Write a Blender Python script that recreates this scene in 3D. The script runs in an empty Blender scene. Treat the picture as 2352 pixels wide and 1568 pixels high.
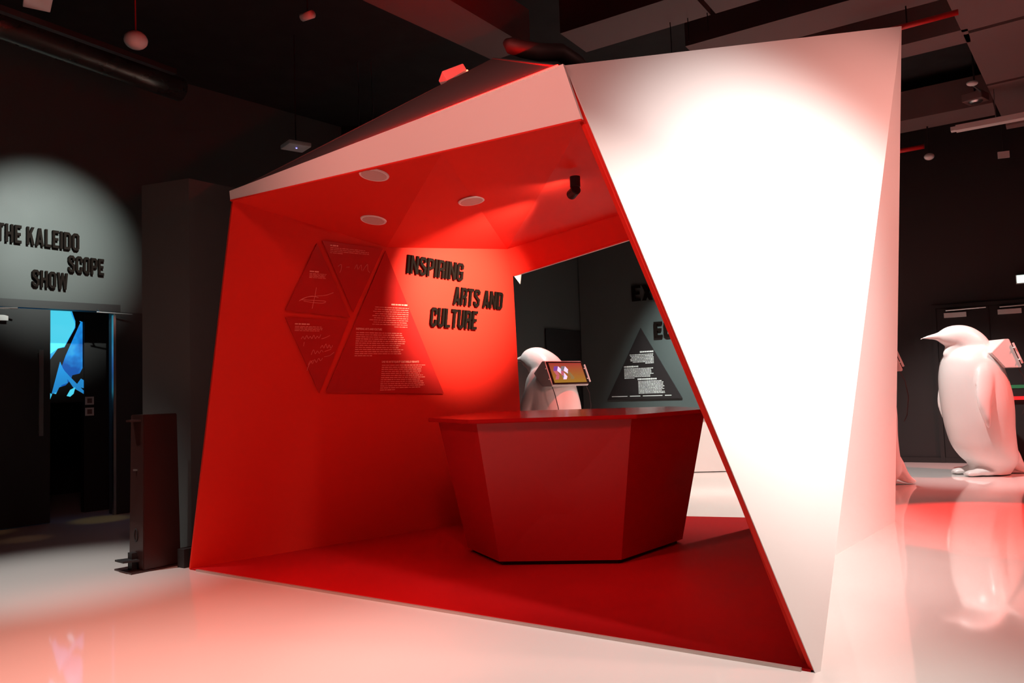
import bpy, bmesh, math, random
from mathutils import Vector, Matrix
random.seed(7)
S = bpy.context.scene
COL = S.collection
R_ = math.radians

# ---------------------------------------------------------------- camera
cam_d = bpy.data.cameras.new('camera'); cam = bpy.data.objects.new('camera', cam_d); COL.objects.link(cam)
cam_d.sensor_width = 36.0; cam_d.lens = 36.0 * 1800.0 / 2352.0; cam_d.clip_start = 0.05; cam_d.clip_end = 100
cam.matrix_world = Matrix.Translation((0, 0, 1.35)) @ Matrix.Rotation(math.pi/2 + R_(3.5), 4, 'X') @ Matrix.Rotation(R_(-1.9), 4, 'Z')
S.camera = cam
# ---------------------------------------------------------------- world and exposure
w = bpy.data.worlds.new('world'); S.world = w; w.use_nodes = True
w.node_tree.nodes['Background'].inputs[0].default_value = (0.0035, 0.003, 0.003, 1)
w.node_tree.nodes['Background'].inputs[1].default_value = 1.0
S.view_settings.view_transform = 'Standard'; S.view_settings.look = 'None'
S.view_settings.gamma = 1.0; S.view_settings.use_curve_mapping = False; S.view_settings.exposure = 0.0

# ---------------------------------------------------------------- room lights
def aim(o, loc, tgt):
    o.location = loc; o.rotation_euler = (Vector(tgt) - Vector(loc)).to_track_quat('-Z', 'Y').to_euler()
def spot(name, loc, tgt, power, size, blend, color=(1, 1, 1), radius=0.04):
    d = bpy.data.lights.new(name, 'SPOT'); d.energy = power; d.spot_size = R_(size); d.spot_blend = blend
    d.color = color; d.shadow_soft_size = radius
    o = bpy.data.objects.new(name, d); COL.objects.link(o); aim(o, loc, tgt); return o
def area(name, loc, tgt, power, sx, sy, color=(1, 1, 1)):
    d = bpy.data.lights.new(name, 'AREA'); d.shape = 'RECTANGLE'; d.size = sx; d.size_y = sy; d.energy = power; d.color = color
    o = bpy.data.objects.new(name, d); COL.objects.link(o); aim(o, loc, tgt); return o
WARM = (1.0, 0.93, 0.84); REDL = (1.0, 0.16, 0.13); COOL = (0.82, 0.95, 0.93)
spot('key_spot', (3.3, 1.2, 4.8), (1.90, 5.02, 1.88), 1950, 46, 1.0, (1.0, 0.96, 0.92), 0.22)
spot('front_floor_spot', (2.3, 3.05, 5.2), (0.1, 2.9, 0), 1150, 60, 0.9, (1.0, 0.88, 0.80))
spot('door_wall_spot', (-3.1, 6.6, 4.42), (-5.35, 9.0, 3.2), 1500, 36, 1.0, (0.90, 1.0, 0.94))
spot('left_floor_spot', (-4.3, 5.6, 4.7), (-3.7, 6.2, 0), 620, 38, 1.0, (1.0, 0.97, 0.92))
spot('far_wall_spot', (2.6, 11.3, 4.9), (3.6, 14.0, 1.5), 2200, 50, 1.0, COOL)
spot('desk_spot', (3.6, 9.4, 4.9), (2.9, 11.6, 0.3), 1200, 60, 0.9, WARM)
spot('rear_floor_spot', (3.1, 9.9, 4.9), (2.2, 8.6, 0), 900, 46, 0.9, WARM)
spot('penguin_spot', (4.3, 9.3, 4.9), (6.0, 10.6, 1.2), 1000, 50, 0.8, (1.0, 0.90, 0.86))
spot('rear_penguin_spot', (-0.2, 11.4, 4.6), (0.6, 12.3, 1.7), 520, 36, 0.8, (1.0, 0.96, 0.92))
spot('red_floor_spot', (5.2, 7.9, 4.8), (4.5, 7.1, 0), 2200, 34, 0.35, (1.0, 0.02, 0.012))
spot('red_left_wash', (-1.6, 2.2, 4.8), (-1.9, 4.3, 0), 1150, 46, 1.0, (1.0, 0.22, 0.15))
spot('front_left_fill', (-4.5, 1.0, 4.9), (-3.4, 3.4, 0), 800, 56, 1.0, (1.0, 0.55, 0.42))
spot('red_rear_spot', (2.0, 10.4, 4.6), (0.7, 12.3, 0.9), 600, 50, 0.8, (1.0, 0.08, 0.06))
spot('red_wash_right', (6.8, 3.0, 5.2), (2.9, 6.0, 1.7), 1550, 62, 0.9, (1.0, 0.40, 0.34), 0.5)
spot('fascia_wash', (-3.8, 1.6, 5.0), (-0.3, 4.85, 3.0), 600, 48, 0.9, (1.0, 0.30, 0.25), 0.3)
spot('red_right_floor', (5.6, 2.6, 5.0), (3.1, 4.7, 0), 330, 44, 1.0, (1.0, 0.20, 0.15))
spot('yellow_door_spot', (-4.2, 8.6, 4.9), (-4.85, 9.22, 0), 70, 9, 0.8, (1.0, 0.72, 0.12))
spot('orange_door_spot', (-4.6, 7.4, 4.9), (-5.0, 8.05, 0), 40, 7, 1.0, (1.0, 0.55, 0.2))
spot('orange_door_spot', (-4.9, 7.8, 4.9), (-5.7, 8.5, 0), 40, 8, 1.0, (1.0, 0.55, 0.2))
spot('deck_spot', (-3.0, 2.0, 5.0), (0.2, 4.5, 0), 420, 30, 1.0, (1.0, 0.6, 0.52))
spot('red_wash_front', (-0.2, 0.6, 5.2), (-0.9, 5.2, 1.8), 330, 58, 0.9, (1.0, 0.36, 0.31), 0.5)
spot('red_wash_rear', (8.6, 8.2, 5.0), (6.0, 10.2, 1.0), 1700, 50, 0.9, (1.0, 0.16, 0.13), 0.3)

# ---------------------------------------------------------------- materials
def mat(name, col, rough=0.5, metal=0.0, spec=0.5, noise=0.0, nscale=6.0, bump=0.0, bscale=80.0, emit=None, estr=0.0, alpha=None, coat=0.0):
    m = bpy.data.materials.new(name); m.use_nodes = True; nt = m.node_tree; b = nt.nodes['Principled BSDF']
    b.inputs['Base Color'].default_value = (*col, 1); b.inputs['Roughness'].default_value = rough
    b.inputs['Metallic'].default_value = metal; b.inputs['Specular IOR Level'].default_value = spec
    b.inputs['Coat Weight'].default_value = coat
    tc = nt.nodes.new('ShaderNodeTexCoord')
    if noise > 0:
        n = nt.nodes.new('ShaderNodeTexNoise'); n.inputs['Scale'].default_value = nscale; n.inputs['Detail'].default_value = 4
        nt.links.new(tc.outputs['Object'], n.inputs['Vector'])
        r = nt.nodes.new('ShaderNodeMapRange'); r.inputs['To Min'].default_value = 1 - noise; r.inputs['To Max'].default_value = 1 + noise
        nt.links.new(n.outputs['Fac'], r.inputs['Value'])
        mx = nt.nodes.new('ShaderNodeVectorMath'); mx.operation = 'SCALE'; mx.inputs[0].default_value = col
        nt.links.new(r.outputs[0], mx.inputs['Scale']); nt.links.new(mx.outputs[0], b.inputs['Base Color'])
        rr = nt.nodes.new('ShaderNodeMapRange'); rr.inputs['To Min'].default_value = max(0.0, rough*0.85); rr.inputs['To Max'].default_value = min(1, rough*1.15)
        nt.links.new(n.outputs['Fac'], rr.inputs['Value']); nt.links.new(rr.outputs[0], b.inputs['Roughness'])
    if bump > 0:
        n2 = nt.nodes.new('ShaderNodeTexNoise'); n2.inputs['Scale'].default_value = bscale
        nt.links.new(tc.outputs['Object'], n2.inputs['Vector'])
        bp = nt.nodes.new('ShaderNodeBump'); bp.inputs['Strength'].default_value = bump; bp.inputs['Distance'].default_value = 0.01
        nt.links.new(n2.outputs['Fac'], bp.inputs['Height']); nt.links.new(bp.outputs[0], b.inputs['Normal'])
    if emit: b.inputs['Emission Color'].default_value = (*emit, 1); b.inputs['Emission Strength'].default_value = estr
    if alpha is not None: b.inputs['Alpha'].default_value = alpha
    return m
M = dict(
 floor=mat('white_epoxy_floor', (0.74, 0.72, 0.70), 0.055, spec=0.6, noise=0.03, nscale=1.2, bump=0.01, bscale=2.5),
 dark=mat('dark_wall_paint', (0.014, 0.012, 0.012), 0.55, noise=0.12, nscale=2.0, bump=0.05),
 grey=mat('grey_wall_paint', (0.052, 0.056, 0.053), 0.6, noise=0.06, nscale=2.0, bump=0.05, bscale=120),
 greyback=mat('grey_rear_wall_paint', (0.07, 0.082, 0.078), 0.5, noise=0.08, nscale=2.0, bump=0.05, bscale=120),
 ceil=mat('black_ceiling_paint', (0.003, 0.0028, 0.0028), 0.8, noise=0.2, nscale=3.0),
 duct=mat('painted_duct', (0.17, 0.11, 0.105), 0.55, noise=0.15, nscale=1.5),
 white=mat('white_painted_panel', (0.80, 0.78, 0.76), 0.45, noise=0.02, nscale=1.0, bump=0.01, bscale=200),
 red=mat('red_painted_panel', (0.74, 0.024, 0.013), 0.62, spec=0.18, noise=0.03, nscale=1.0, bump=0.01, bscale=150),
 redfl=mat('red_vinyl_deck', (0.48, 0.009, 0.011), 0.7, spec=0.06, noise=0.14, nscale=2.2, bump=0.08, bscale=2.2),
 redctr=mat('red_counter_paint', (0.42, 0.008, 0.010), 0.42, spec=0.4, noise=0.03, nscale=2.0),
 redtop=mat('red_gloss_countertop', (0.42, 0.008, 0.010), 0.16, spec=0.5, noise=0.03, nscale=2.0),
 roof=mat('dark_grey_roof_board', (0.07, 0.07, 0.072), 0.8, noise=0.08, nscale=2.0),
 black=mat('black_matt', (0.012, 0.011, 0.011), 0.6, noise=0.1),
 letter=mat('black_acrylic_letters', (0.006, 0.003, 0.002), 0.7, spec=0.06, noise=0.1),
 acryl=mat('red_info_panel', (0.46, 0.018, 0.016), 0.22, spec=0.4, noise=0.02),
 pale=mat('pale_print', (0.82, 0.20, 0.16), 0.6, noise=0.02),
 palehi=mat('pale_heading_print', (0.9, 0.36, 0.28), 0.6, noise=0.02),
 whiteprint=mat('white_print', (0.8, 0.78, 0.74), 0.6, noise=0.02),
 blackpan=mat('black_info_panel', (0.022, 0.017, 0.017), 0.4, noise=0.05),
 peng=mat('white_gloss_sculpture', (0.80, 0.77, 0.75), 0.30, noise=0.02, nscale=2.0),
 plast=mat('white_plastic', (0.72, 0.70, 0.68), 0.4, noise=0.03),
 metal=mat('brushed_steel', (0.55, 0.54, 0.53), 0.3, metal=1.0, noise=0.08),
 stand=mat('brown_powder_coat', (0.034, 0.012, 0.010), 0.35, noise=0.08),
 alu=mat('aluminium_edge', (0.60, 0.50, 0.46), 0.35, metal=0.6, noise=0.08),
 grille=mat('speaker_grille', (0.62, 0.42, 0.40), 0.7, noise=0.05, nscale=60, bump=0.3, bscale=600),
 spkrim=mat('speaker_rim', (0.85, 0.74, 0.72), 0.5, noise=0.02),
 redpipe=mat('red_pipe_paint', (0.65, 0.02, 0.02), 0.35, noise=0.05),
 bezel=mat('screen_bezel', (0.02, 0.012, 0.012), 0.25, noise=0.05),
 redled=mat('red_led', (0.8, 0.05, 0.03), 0.5, emit=(1.0, 0.0004, 0.0003), estr=600, noise=0.02),
 exit=mat('lit_sign_face', (0.6, 0.9, 0.8), 0.5, emit=(0.72, 1.0, 0.92), estr=1.6, noise=0.02),
 exitg=mat('lit_sign_green', (0.05, 0.5, 0.3), 0.5, emit=(0.02, 0.45, 0.28), estr=1.0, noise=0.02),
 green=mat('green_strip', (0.02, 0.12, 0.05), 0.5, emit=(0.02, 0.16, 0.06), estr=0.5, noise=0.02),
 redbar=mat('red_bar_painted_glow', (0.8, 0.02, 0.02), 0.4, emit=(1.0, 0.015, 0.02), estr=0.9, noise=0.02),
 blue=mat('blue_indicator', (0.1, 0.1, 0.9), 0.4, emit=(0.2, 0.2, 1.0), estr=4, noise=0.02),
 reddot=mat('red_indicator', (0.9, 0.1, 0.05), 0.4, emit=(1.0, 0.2, 0.1), estr=4, noise=0.02),
)
def screen_blue():
    m = bpy.data.materials.new('video_wall_image'); m.use_nodes = True; nt = m.node_tree; b = nt.nodes['Principled BSDF']
    tc = nt.nodes.new('ShaderNodeTexCoord')
    n = nt.nodes.new('ShaderNodeTexNoise'); n.inputs['Scale'].default_value = 3.2; n.inputs['Detail'].default_value = 3
    nt.links.new(tc.outputs['Object'], n.inputs['Vector'])
    cr = nt.nodes.new('ShaderNodeValToRGB'); e = cr.color_ramp.elements
    e[0].position = 0.36; e[0].color = (0.004, 0.09, 0.42, 1); e[1].position = 0.66; e[1].color = (0.06, 0.62, 0.92, 1)
    k = e.new(0.5); k.color = (0.01, 0.29, 0.80, 1)
    nt.links.new(n.outputs['Fac'], cr.inputs[0])
    b.inputs['Base Color'].default_value = (0.01, 0.02, 0.04, 1)
    nt.links.new(cr.outputs[0], b.inputs['Emission Color']); b.inputs['Emission Strength'].default_value = 0.95
    return m
M['video'] = screen_blue()
def screen_grad():
    m = bpy.data.materials.new('tablet_gradient'); m.use_nodes = True; nt = m.node_tree; b = nt.nodes['Principled BSDF']
    tc = nt.nodes.new('ShaderNodeTexCoord'); sp = nt.nodes.new('ShaderNodeSeparateXYZ'); nt.links.new(tc.outputs['Generated'], sp.inputs[0])
    cr = nt.nodes.new('ShaderNodeValToRGB'); e = cr.color_ramp.elements
    e[0].position = 0; e[0].color = (0.34, 0.17, 0.02, 1); e[1].position = 1; e[1].color = (0.36, 0.04, 0.03, 1)
    nt.links.new(sp.outputs['Z'], cr.inputs[0]); nt.links.new(cr.outputs[0], b.inputs['Emission Color'])
    b.inputs['Emission Strength'].default_value = 1.0; b.inputs['Base Color'].default_value = (0.02, 0.01, 0.01, 1); b.inputs['Roughness'].default_value = 0.2
    return m
M['tab'] = screen_grad()
def emis(name, c, s=1.0): return mat(name, c, 0.3, emit=c, estr=s, noise=0.02)
M['ice'] = emis('logo_pale_blue', (0.45, 0.60, 0.85), 0.9); M['violet'] = emis('logo_violet', (0.10, 0.05, 0.28), 0.9)
M['slate'] = emis('logo_slate', (0.10, 0.14, 0.16), 0.9); M['olive'] = emis('logo_olive', (0.13, 0.13, 0.05), 0.9); M['mauve'] = emis('logo_mauve', (0.26, 0.10, 0.14), 0.9)
M['shardl'] = emis('image_light_blue', (0.08, 0.70, 0.92), 0.9); M['shardm'] = emis('image_mid_blue', (0.02, 0.25, 0.62), 0.8)

# ---------------------------------------------------------------- helpers
def link(name, bm, m, parent=None, smooth=False):
    me = bpy.data.meshes.new(name); bmesh.ops.recalc_face_normals(bm, faces=bm.faces); bm.to_mesh(me); bm.free()
    if m: me.materials.append(m)
    if smooth: me.polygons.foreach_set('use_smooth', [True]*len(me.polygons))
    o = bpy.data.objects.new(name, me); COL.objects.link(o)
    if parent is not None:
        o.parent = parent
        if parent.name not in LOCAL: o.matrix_parent_inverse = Matrix.Translation(parent_world(parent)).inverted()
        else: LOCAL.add(o.name)
    return o
LOCAL = set()   # things modelled in their own coordinates
def parent_world(p): return Vector(p.location) if p.type == 'EMPTY' else Vector((0, 0, 0))
def empty(name, loc, label=None, cat=None, group=None, kind=None):
    o = bpy.data.objects.new(name, None); o.empty_display_size = 0.1; COL.objects.link(o); o.location = loc
    return tag(o, label, cat, group, kind)
def tag(o, label=None, cat=None, group=None, kind=None):
    if label: o['label'] = label
    if cat: o['category'] = cat
    if group: o['group'] = group
    if kind: o['kind'] = kind
    return o
def V3(*a): return Vector(a)
def prism(bm, pts, off):
    off = Vector(off); a = [bm.verts.new(Vector(p)) for p in pts]; b = [bm.verts.new(Vector(p) + off) for p in pts]
    bm.faces.new(a); bm.faces.new(b[::-1]); n = len(a)
    for i in range(n): bm.faces.new((a[i], b[i], b[(i+1) % n], a[(i+1) % n]))
def nrm(pts):
    a, b, c = [Vector(p) for p in pts[:3]]; return (b-a).cross(c-a).normalized()
def slab(name, pts, t, m, parent=None, away=None, toward=None):
    n = nrm(pts)
    if away is not None and n.dot(Vector(away) - Vector(pts[0])) > 0: n = -n
    if toward is not None and n.dot(Vector(toward) - Vector(pts[0])) < 0: n = -n
    bm = bmesh.new(); prism(bm, pts, n*t); return link(name, bm, m, parent)
def bx(bm, c, s, rz=0.0, M4=None):
    mt = Matrix.Translation(Vector(c)) @ Matrix.Rotation(rz, 4, 'Z') @ Matrix.Diagonal((s[0], s[1], s[2], 1))
    if M4 is not None: mt = M4 @ mt
    bmesh.ops.create_cube(bm, size=1.0, matrix=mt)
def box(name, c, s, m, parent=None, rz=0.0, bev=0.0):
    bm = bmesh.new(); bx(bm, c, s, rz)
    if bev: bmesh.ops.bevel(bm, geom=bm.edges[:], offset=bev, segments=2, affect='EDGES', profile=0.7)
    return link(name, bm, m, parent)
def tube(bm, pts, r, seg=10, closed=True):
    pts = [Vector(p) for p in pts]; rings = []
    for i, p in enumerate(pts):
        d = (pts[min(i+1, len(pts)-1)] - pts[max(i-1, 0)]).normalized()
        q = d.to_track_quat('Z', 'Y'); rr = r[i] if isinstance(r, (list, tuple)) else r
        rings.append([bm.verts.new(p + q @ Vector((rr*math.cos(2*math.pi*k/seg), rr*math.sin(2*math.pi*k/seg), 0))) for k in range(seg)])
    for a, b in zip(rings, rings[1:]):
        for k in range(seg): bm.faces.new((a[k], a[(k+1) % seg], b[(k+1) % seg], b[k]))
    if closed: bm.faces.new(rings[0][::-1]); bm.faces.new(rings[-1])
def disc(bm, c, n, r0, h, seg=40, r1=None):
    q = Vector(n).to_track_quat('Z', 'Y'); c = Vector(c); r1 = r0 if r1 is None else r1
    a = [bm.verts.new(c + q @ Vector((r0*math.cos(2*math.pi*k/seg), r0*math.sin(2*math.pi*k/seg), 0))) for k in range(seg)]
    b = [bm.verts.new(c + q @ Vector((r1*math.cos(2*math.pi*k/seg), r1*math.sin(2*math.pi*k/seg), h))) for k in range(seg)]
    bm.faces.new(a[::-1]); bm.faces.new(b)
    for k in range(seg): bm.faces.new((a[k], a[(k+1) % seg], b[(k+1) % seg], b[k]))
class Frame:
    def __init__(s, p0, u, v, n): s.p0, s.u, s.v, s.n = [Vector(a).normalized() if i else Vector(a) for i, a in enumerate((p0, u, v, n))]
    def at(s, u, v, d=0.0): return s.p0 + s.u*u + s.v*v + s.n*d
FW1 = Frame((-2.628, 6.351, 0.0), (0.772, 0.636, 0), (0.122, -0.148, 0.982), (0.624, -0.758, -0.191))
FLW = Frame((-5.67, 8.68, 0.0), (0.655, 0.756, 0), (0, 0, 1), (0.756, -0.655, 0))
FXW = Frame((6.5, 12.3, 0.0), (0.867, -0.498, 0), (0, 0, 1), (-0.498, -0.867, 0))
FNW = Frame((1.35, 15.3, 0.0), (0.6, 0.8, 0), (0, 0, 1), (0.8, -0.6, 0))
def fslab(name, fr, uv, d0, d1, m, parent=None):
    bm = bmesh.new(); prism(bm, [fr.at(u, v, d0) for u, v in uv], fr.n*(d1-d0)); return link(name, bm, m, parent)
def rect(u0, v0, u1, v1): return [(u0, v0), (u1, v0), (u1, v1), (u0, v1)]
def frect(bm, fr, u0, v0, u1, v1, d0, d1): prism(bm, [fr.at(u, v, d0) for u, v in rect(u0, v0, u1, v1)], fr.n*(d1-d0))

# ---------------------------------------------------------------- setting: floor, ceiling, walls
HC = 5.6
ROOM = [(-8.9, -3.0), (11.0, -3.0), (11.0, 9.716), (1.35, 15.3), (-1.2, 12.0), (-2.6, 12.22), (-8.9, 4.952)]
bm = bmesh.new(); prism(bm, [(x, y, 0) for x, y in [(-12, -3.3), (11.3, -3.3), (11.3, 16), (-12, 16)]], (0, 0, -0.1)); tag(link('floor', bm, M['floor']), kind='structure')
bm = bmesh.new(); prism(bm, [(x, y, HC) for x, y in [(-12, -3.3), (11.3, -3.3), (11.3, 16), (-12, 16)]], (0, 0, 0.1)); tag(link('ceiling', bm, M['ceil']), kind='structure')
def wall(name, a, b, m, h0=0.0, h1=HC, t=0.12, out=None):
    a = Vector((*a, 0)); b = Vector((*b, 0)); n = (b-a).normalized().cross(Vector((0, 0, 1)))
    if out is not None and n.dot(Vector((*out, 0)) - a) > 0: n = -n
    bm = bmesh.new(); prism(bm, [a + Vector((0, 0, h0)), b + Vector((0, 0, h0)), b + Vector((0, 0, h1)), a + Vector((0, 0, h1))], n*t)
    return tag(link(name, bm, m), kind='structure')
CEN = (0, 5)
wall('wall_front', ROOM[0], ROOM[1], M['dark'], out=CEN)
wall('wall_right', ROOM[1], ROOM[2], M['dark'], out=CEN)
wall('wall_rear', ROOM[4], ROOM[3], M['greyback'], out=CEN)
wall('wall_rear_left', ROOM[5], ROOM[4], M['dark'], out=CEN)
wall('wall_side_left', ROOM[6], ROOM[0], M['dark'], out=CEN)
# wall with the large dark lettering behind the booth: grey part and dark part of the same plane
def fwall(name, fr, uv, m): 
    return tag(fslab(name, fr, uv, 0, -0.12, m), kind='structure')
fwall('wall_back', FXW, rect(-5.94, 0, -0.9, HC), M['greyback'])
fwall('wall_back_right', FXW, rect(-0.9, 0, 5.2, HC), M['dark'])
# left wall with the doorway
O0, O1, OH = 0.49, 1.20, 2.46
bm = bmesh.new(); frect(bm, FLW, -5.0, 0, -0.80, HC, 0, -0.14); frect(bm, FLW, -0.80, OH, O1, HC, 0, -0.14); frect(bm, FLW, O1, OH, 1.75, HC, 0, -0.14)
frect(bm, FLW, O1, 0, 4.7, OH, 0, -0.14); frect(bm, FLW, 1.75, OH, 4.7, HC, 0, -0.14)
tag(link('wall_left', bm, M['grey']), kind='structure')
# dark facing below door head height on the same wall, and dark skirt right of the door
def door_parts():
    d = tag(fslab('door_1', FLW, rect(-0.79, 0.01, O0, 2.45), 0.012, -0.035, M['black']), kind='structure')
    bm = bmesh.new(); frect(bm, FLW, 0.355, 1.0, 0.40, 1.98, 0.06, 0.075); frect(bm, FLW, 0.365, 1.03, 0.39, 1.06, 0.012, 0.06); frect(bm, FLW, 0.365, 1.92, 0.39, 1.95, 0.012, 0.06)
    link('door_handle', bm, M['metal'], d)
    bm = bmesh.new(); frect(bm, FLW, -0.32, 2.30, 0.045, 2.36, 0.012, 0.07); link('door_closer', bm, M['plast'], d)
    bm = bmesh.new(); tube(bm, [FLW.at(-0.25, 2.43, 0.05), FLW.at(0.10, 2.43, 0.20)], 0.010, 8); link('closer_arm', bm, M['metal'], d)
    t = tag(fslab('trim_1', FLW, rect(-0.85, 2.46, 1.27, 2.55), 0.0, 0.03, M['dark']), kind='structure')
    t2 = tag(fslab('trim_2', FLW, rect(1.185, 0.0, 1.215, 2.42), -0.02, 0.03, M['metal']), kind='structure')
    t3 = tag(fslab('trim_3', FLW, rect(1.22, 0.0, 1.75, 2.46), 0.0, 0.02, M['black']), kind='structure')
    # open leaf arm: slim bright bar over the opening
    b = tag(link('door_closer_bar', _bar(), M['metal']), 'slim steel closer bar above the open dark doorway', 'door closer')
def _bar():
    bm = bmesh.new(); tube(bm, [FLW.at(0.98, 2.445, 0.055), FLW.at(1.36, 2.425, 0.16)], 0.009, 8); tube(bm, [FLW.at(1.02, 2.443, 0.066), FLW.at(1.0, 2.48, 0.03)], 0.01, 8); return bm
door_parts()
# passage behind the doorway
bm = bmesh.new()
frect(bm, FLW, -2.6, 0, 2.2, 2.9, -3.0, -3.1); frect(bm, FLW, -2.6, 0, -2.5, 2.9, -0.14, -3.0); frect(bm, FLW, 2.1, 0, 2.2, 2.9, -0.14, -3.0)
frect(bm, FLW, -2.6, 2.8, 2.2, 2.9, -0.14, -3.0)
tag(link('wall_passage', bm, M['black']), kind='structure')
tag(fslab('wall_partition', FLW, rect(1.066, 0, 2.0, 2.8), -0.55, -0.65, M['black']), kind='structure')

# ---------------------------------------------------------------- block letters
def letter_polys(ch):
    W, H, s, c = 3.3, 7.0, 1.08, 0.55
    vb = lambda x, y0=0, y1=H: [(x, y0), (x+s, y0), (x+s, y1), (x, y1)]
    hb = lambda y, x0=0, x1=W: [(x0, y), (x1, y), (x1, y+s), (x0, y+s)]
    q = []
    def rnd(parts, corners):
        for p in parts: q.append(p)
        for (x, y, dx, dy) in corners:   # chamfer corner piece
            q.append([(x, y + dy*0.9), (x + dx*0.9, y), (x + dx*1.3, y), (x + dx*1.3, y+dy*s), (x + dx*s, y + dy*1.3), (x, y + dy*1.3)])
    lb, lt, rb, rt = (0, 0, 1, 1), (0, H, 1, -1), (W, 0, -1, 1), (W, H, -1, -1)
    if ch == 'I': q = [vb(0)]; W = s
    elif ch == 'H': q = [vb(0), vb(W-s), hb(2.95)]
    elif ch == 'T': q = [vb(W/2-s/2), hb(H-s)]
    elif ch == 'E': W = 2.9; q = [vb(0), hb(0, 0, W), hb(H-s, 0, W), hb(2.95, 0, W-.35)]
    elif ch == 'L': W = 2.8; q = [vb(0), hb(0, 0, W)]
    elif ch == 'K': q = [vb(0), [(s, 2.4), (s, 4.3), (2.1, 7), (W, 7)], [(1.3, 3.6), (2.0, 4.9), (W+.1, 0), (2.1, 0)]]
    elif ch == 'A': W = 3.6; q = [[(0, 0), (s, 0), (2.15, 7), (1.2, 7)], [(W, 0), (W-s, 0), (W-2.15, 7), (W-1.2, 7)], [(.6, 1.3), (3.0, 1.3), (2.85, 2.35), (.75, 2.35)]]
    elif ch == 'X': W = 3.6; q = [[(0, 0), (s+.1, 0), (W, 7), (W-s-.1, 7)], [(W, 0), (W-s-.1, 0), (0, 7), (s+.1, 7)]]
    elif ch == 'N': W = 3.9; q = [vb(0), vb(W-s), [(.1, 7), (s, 7), (W-.1, 0), (W-s, 0)]]
    elif ch == 'W':
        W = 5.0; t = 1.05
        q = [[(0, 7), (t, 7), (1.75, 0), (.75, 0)], [(.85, 0), (1.85, 0), (2.9, 7), (2.1, 7)], [(4.15, 0), (3.15, 0), (2.1, 7), (2.9, 7)], [(W, 7), (W-t, 7), (3.25, 0), (4.25, 0)]]
    elif ch in 'OQ': rnd([vb(0, 1.2, 5.8), vb(W-s, 1.2, 5.8), hb(0, 1.2, 2.1), hb(H-s, 1.2, 2.1)], [lb, lt, rb, rt])
    elif ch == 'D': q = [vb(0), hb(0, 0, 2.2), hb(H-s, 0, 2.2), vb(W-s, 1.2, 5.8)]; rnd([], [rb, rt])
    elif ch == 'U': rnd([vb(0, 1.2, 7), vb(W-s, 1.2, 7), hb(0, 1.2, 2.1)], [lb, rb])
    elif ch == 'C': rnd([vb(0, 1.2, 5.8), vb(W-s, 1.2, 2.6), vb(W-s, 4.4, 5.8), hb(0, 1.2, 2.1), hb(H-s, 1.2, 2.1)], [lb, lt, rb, rt])
    elif ch == 'G': rnd([vb(0, 1.2, 5.8), vb(W-s, 1.2, 3.6), vb(W-s, 4.6, 5.8), hb(0, 1.2, 2.1), hb(H-s, 1.2, 2.1), hb(2.7, 1.75, W)], [lb, lt, rb, rt])
    elif ch == 'S':
        rnd([vb(0, 4.6, 5.8), vb(W-s, 4.9, 5.8), vb(0, 1.2, 2.1), vb(W-s, 1.2, 2.5), hb(0, 1.2, 2.1), hb(H-s, 1.2, 2.1)], [lb, lt, rb, rt])
        q.append([(0, 4.6), (s, 4.7), (W, 2.4), (W, 3.0), (W-.5, 3.4), (.1, 4.3)]); q.append([(0, 4.7), (s, 4.9), (2.1, 3.9), (W, 3.1), (W, 2.4), (W-s, 2.3), (1.0, 3.4), (0.2, 4.0)])
    elif ch == 'P': q = [vb(0), hb(H-s, 0, 2.2), hb(2.7, 0, 2.2), vb(W-s, 3.9, 5.8)]; rnd([], [rt, (W, 2.7, -1, 1)])
    elif ch == 'R': q = [vb(0), hb(H-s, 0, 2.2), hb(2.9, 0, 2.4), vb(W-s, 3.9, 5.8), vb(W-s, 0, 3.2)]; rnd([], [rt, (W, 2.9, -1, 1)])
    return q, W
def lettering(text, fr, u0, u1, v0, v1, h, d0, d1, m, parent):
    """raised letters: baseline runs (u0,v0)-(u1,v1) in the wall's frame, cap height h"""
    GAP, SP = 0.62, 1.7; x = 0; L = []
    for ch in text:
        if ch == ' ': x += SP; continue
        q, W = letter_polys(ch); L.append((x, q)); x += W + GAP
    tot = x - GAP; sx = (u1-u0)/tot; sy = h/7.0
    for k, (xo, q) in enumerate(L):
        bm = bmesh.new()
        for j, poly in enumerate(q):
            e = 0.0003*j
            prism(bm, [fr.at(u0 + (xo+a)*sx, v0 + (v1-v0)*(xo+a)/tot + b*sy, d0) for a, b in poly], fr.n*(d1-d0+e))
        link('letter', bm, m, parent)
# left wall sign
s = empty('wall_sign', FLW.at(0.3, 2.7), 'raised black letters THE KALEIDO SCOPE SHOW on spotlit grey wall over dark doorway', 'sign')
lettering('THE KALEIDO', FLW, -0.070, 0.79, 3.19, 3.165, 0.205, 0.015, 0.05, M['letter'], s)
lettering('SCOPE', FLW, 0.67, 1.07, 2.905, 2.895, 0.20, 0.015, 0.05, M['letter'], s)
lettering('SHOW', FLW, 0.289, 0.665, 2.705, 2.690, 0.195, 0.015, 0.05, M['letter'], s)
# rear wall sign, partly visible through the booth
s = empty('wall_sign', FXW.at(-4.4, 2.2), 'raised black letters EXPL and ECO on grey-green rear wall seen through the booth', 'sign')
lettering('EXPL', FXW, -4.84, -4.02, 2.925, 2.925, 0.29, 0.01, 0.05, M['letter'], s)
lettering('ECO', FXW, -4.435, -3.86, 2.22, 2.22, 0.29, 0.01, 0.05, M['letter'], s)

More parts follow.
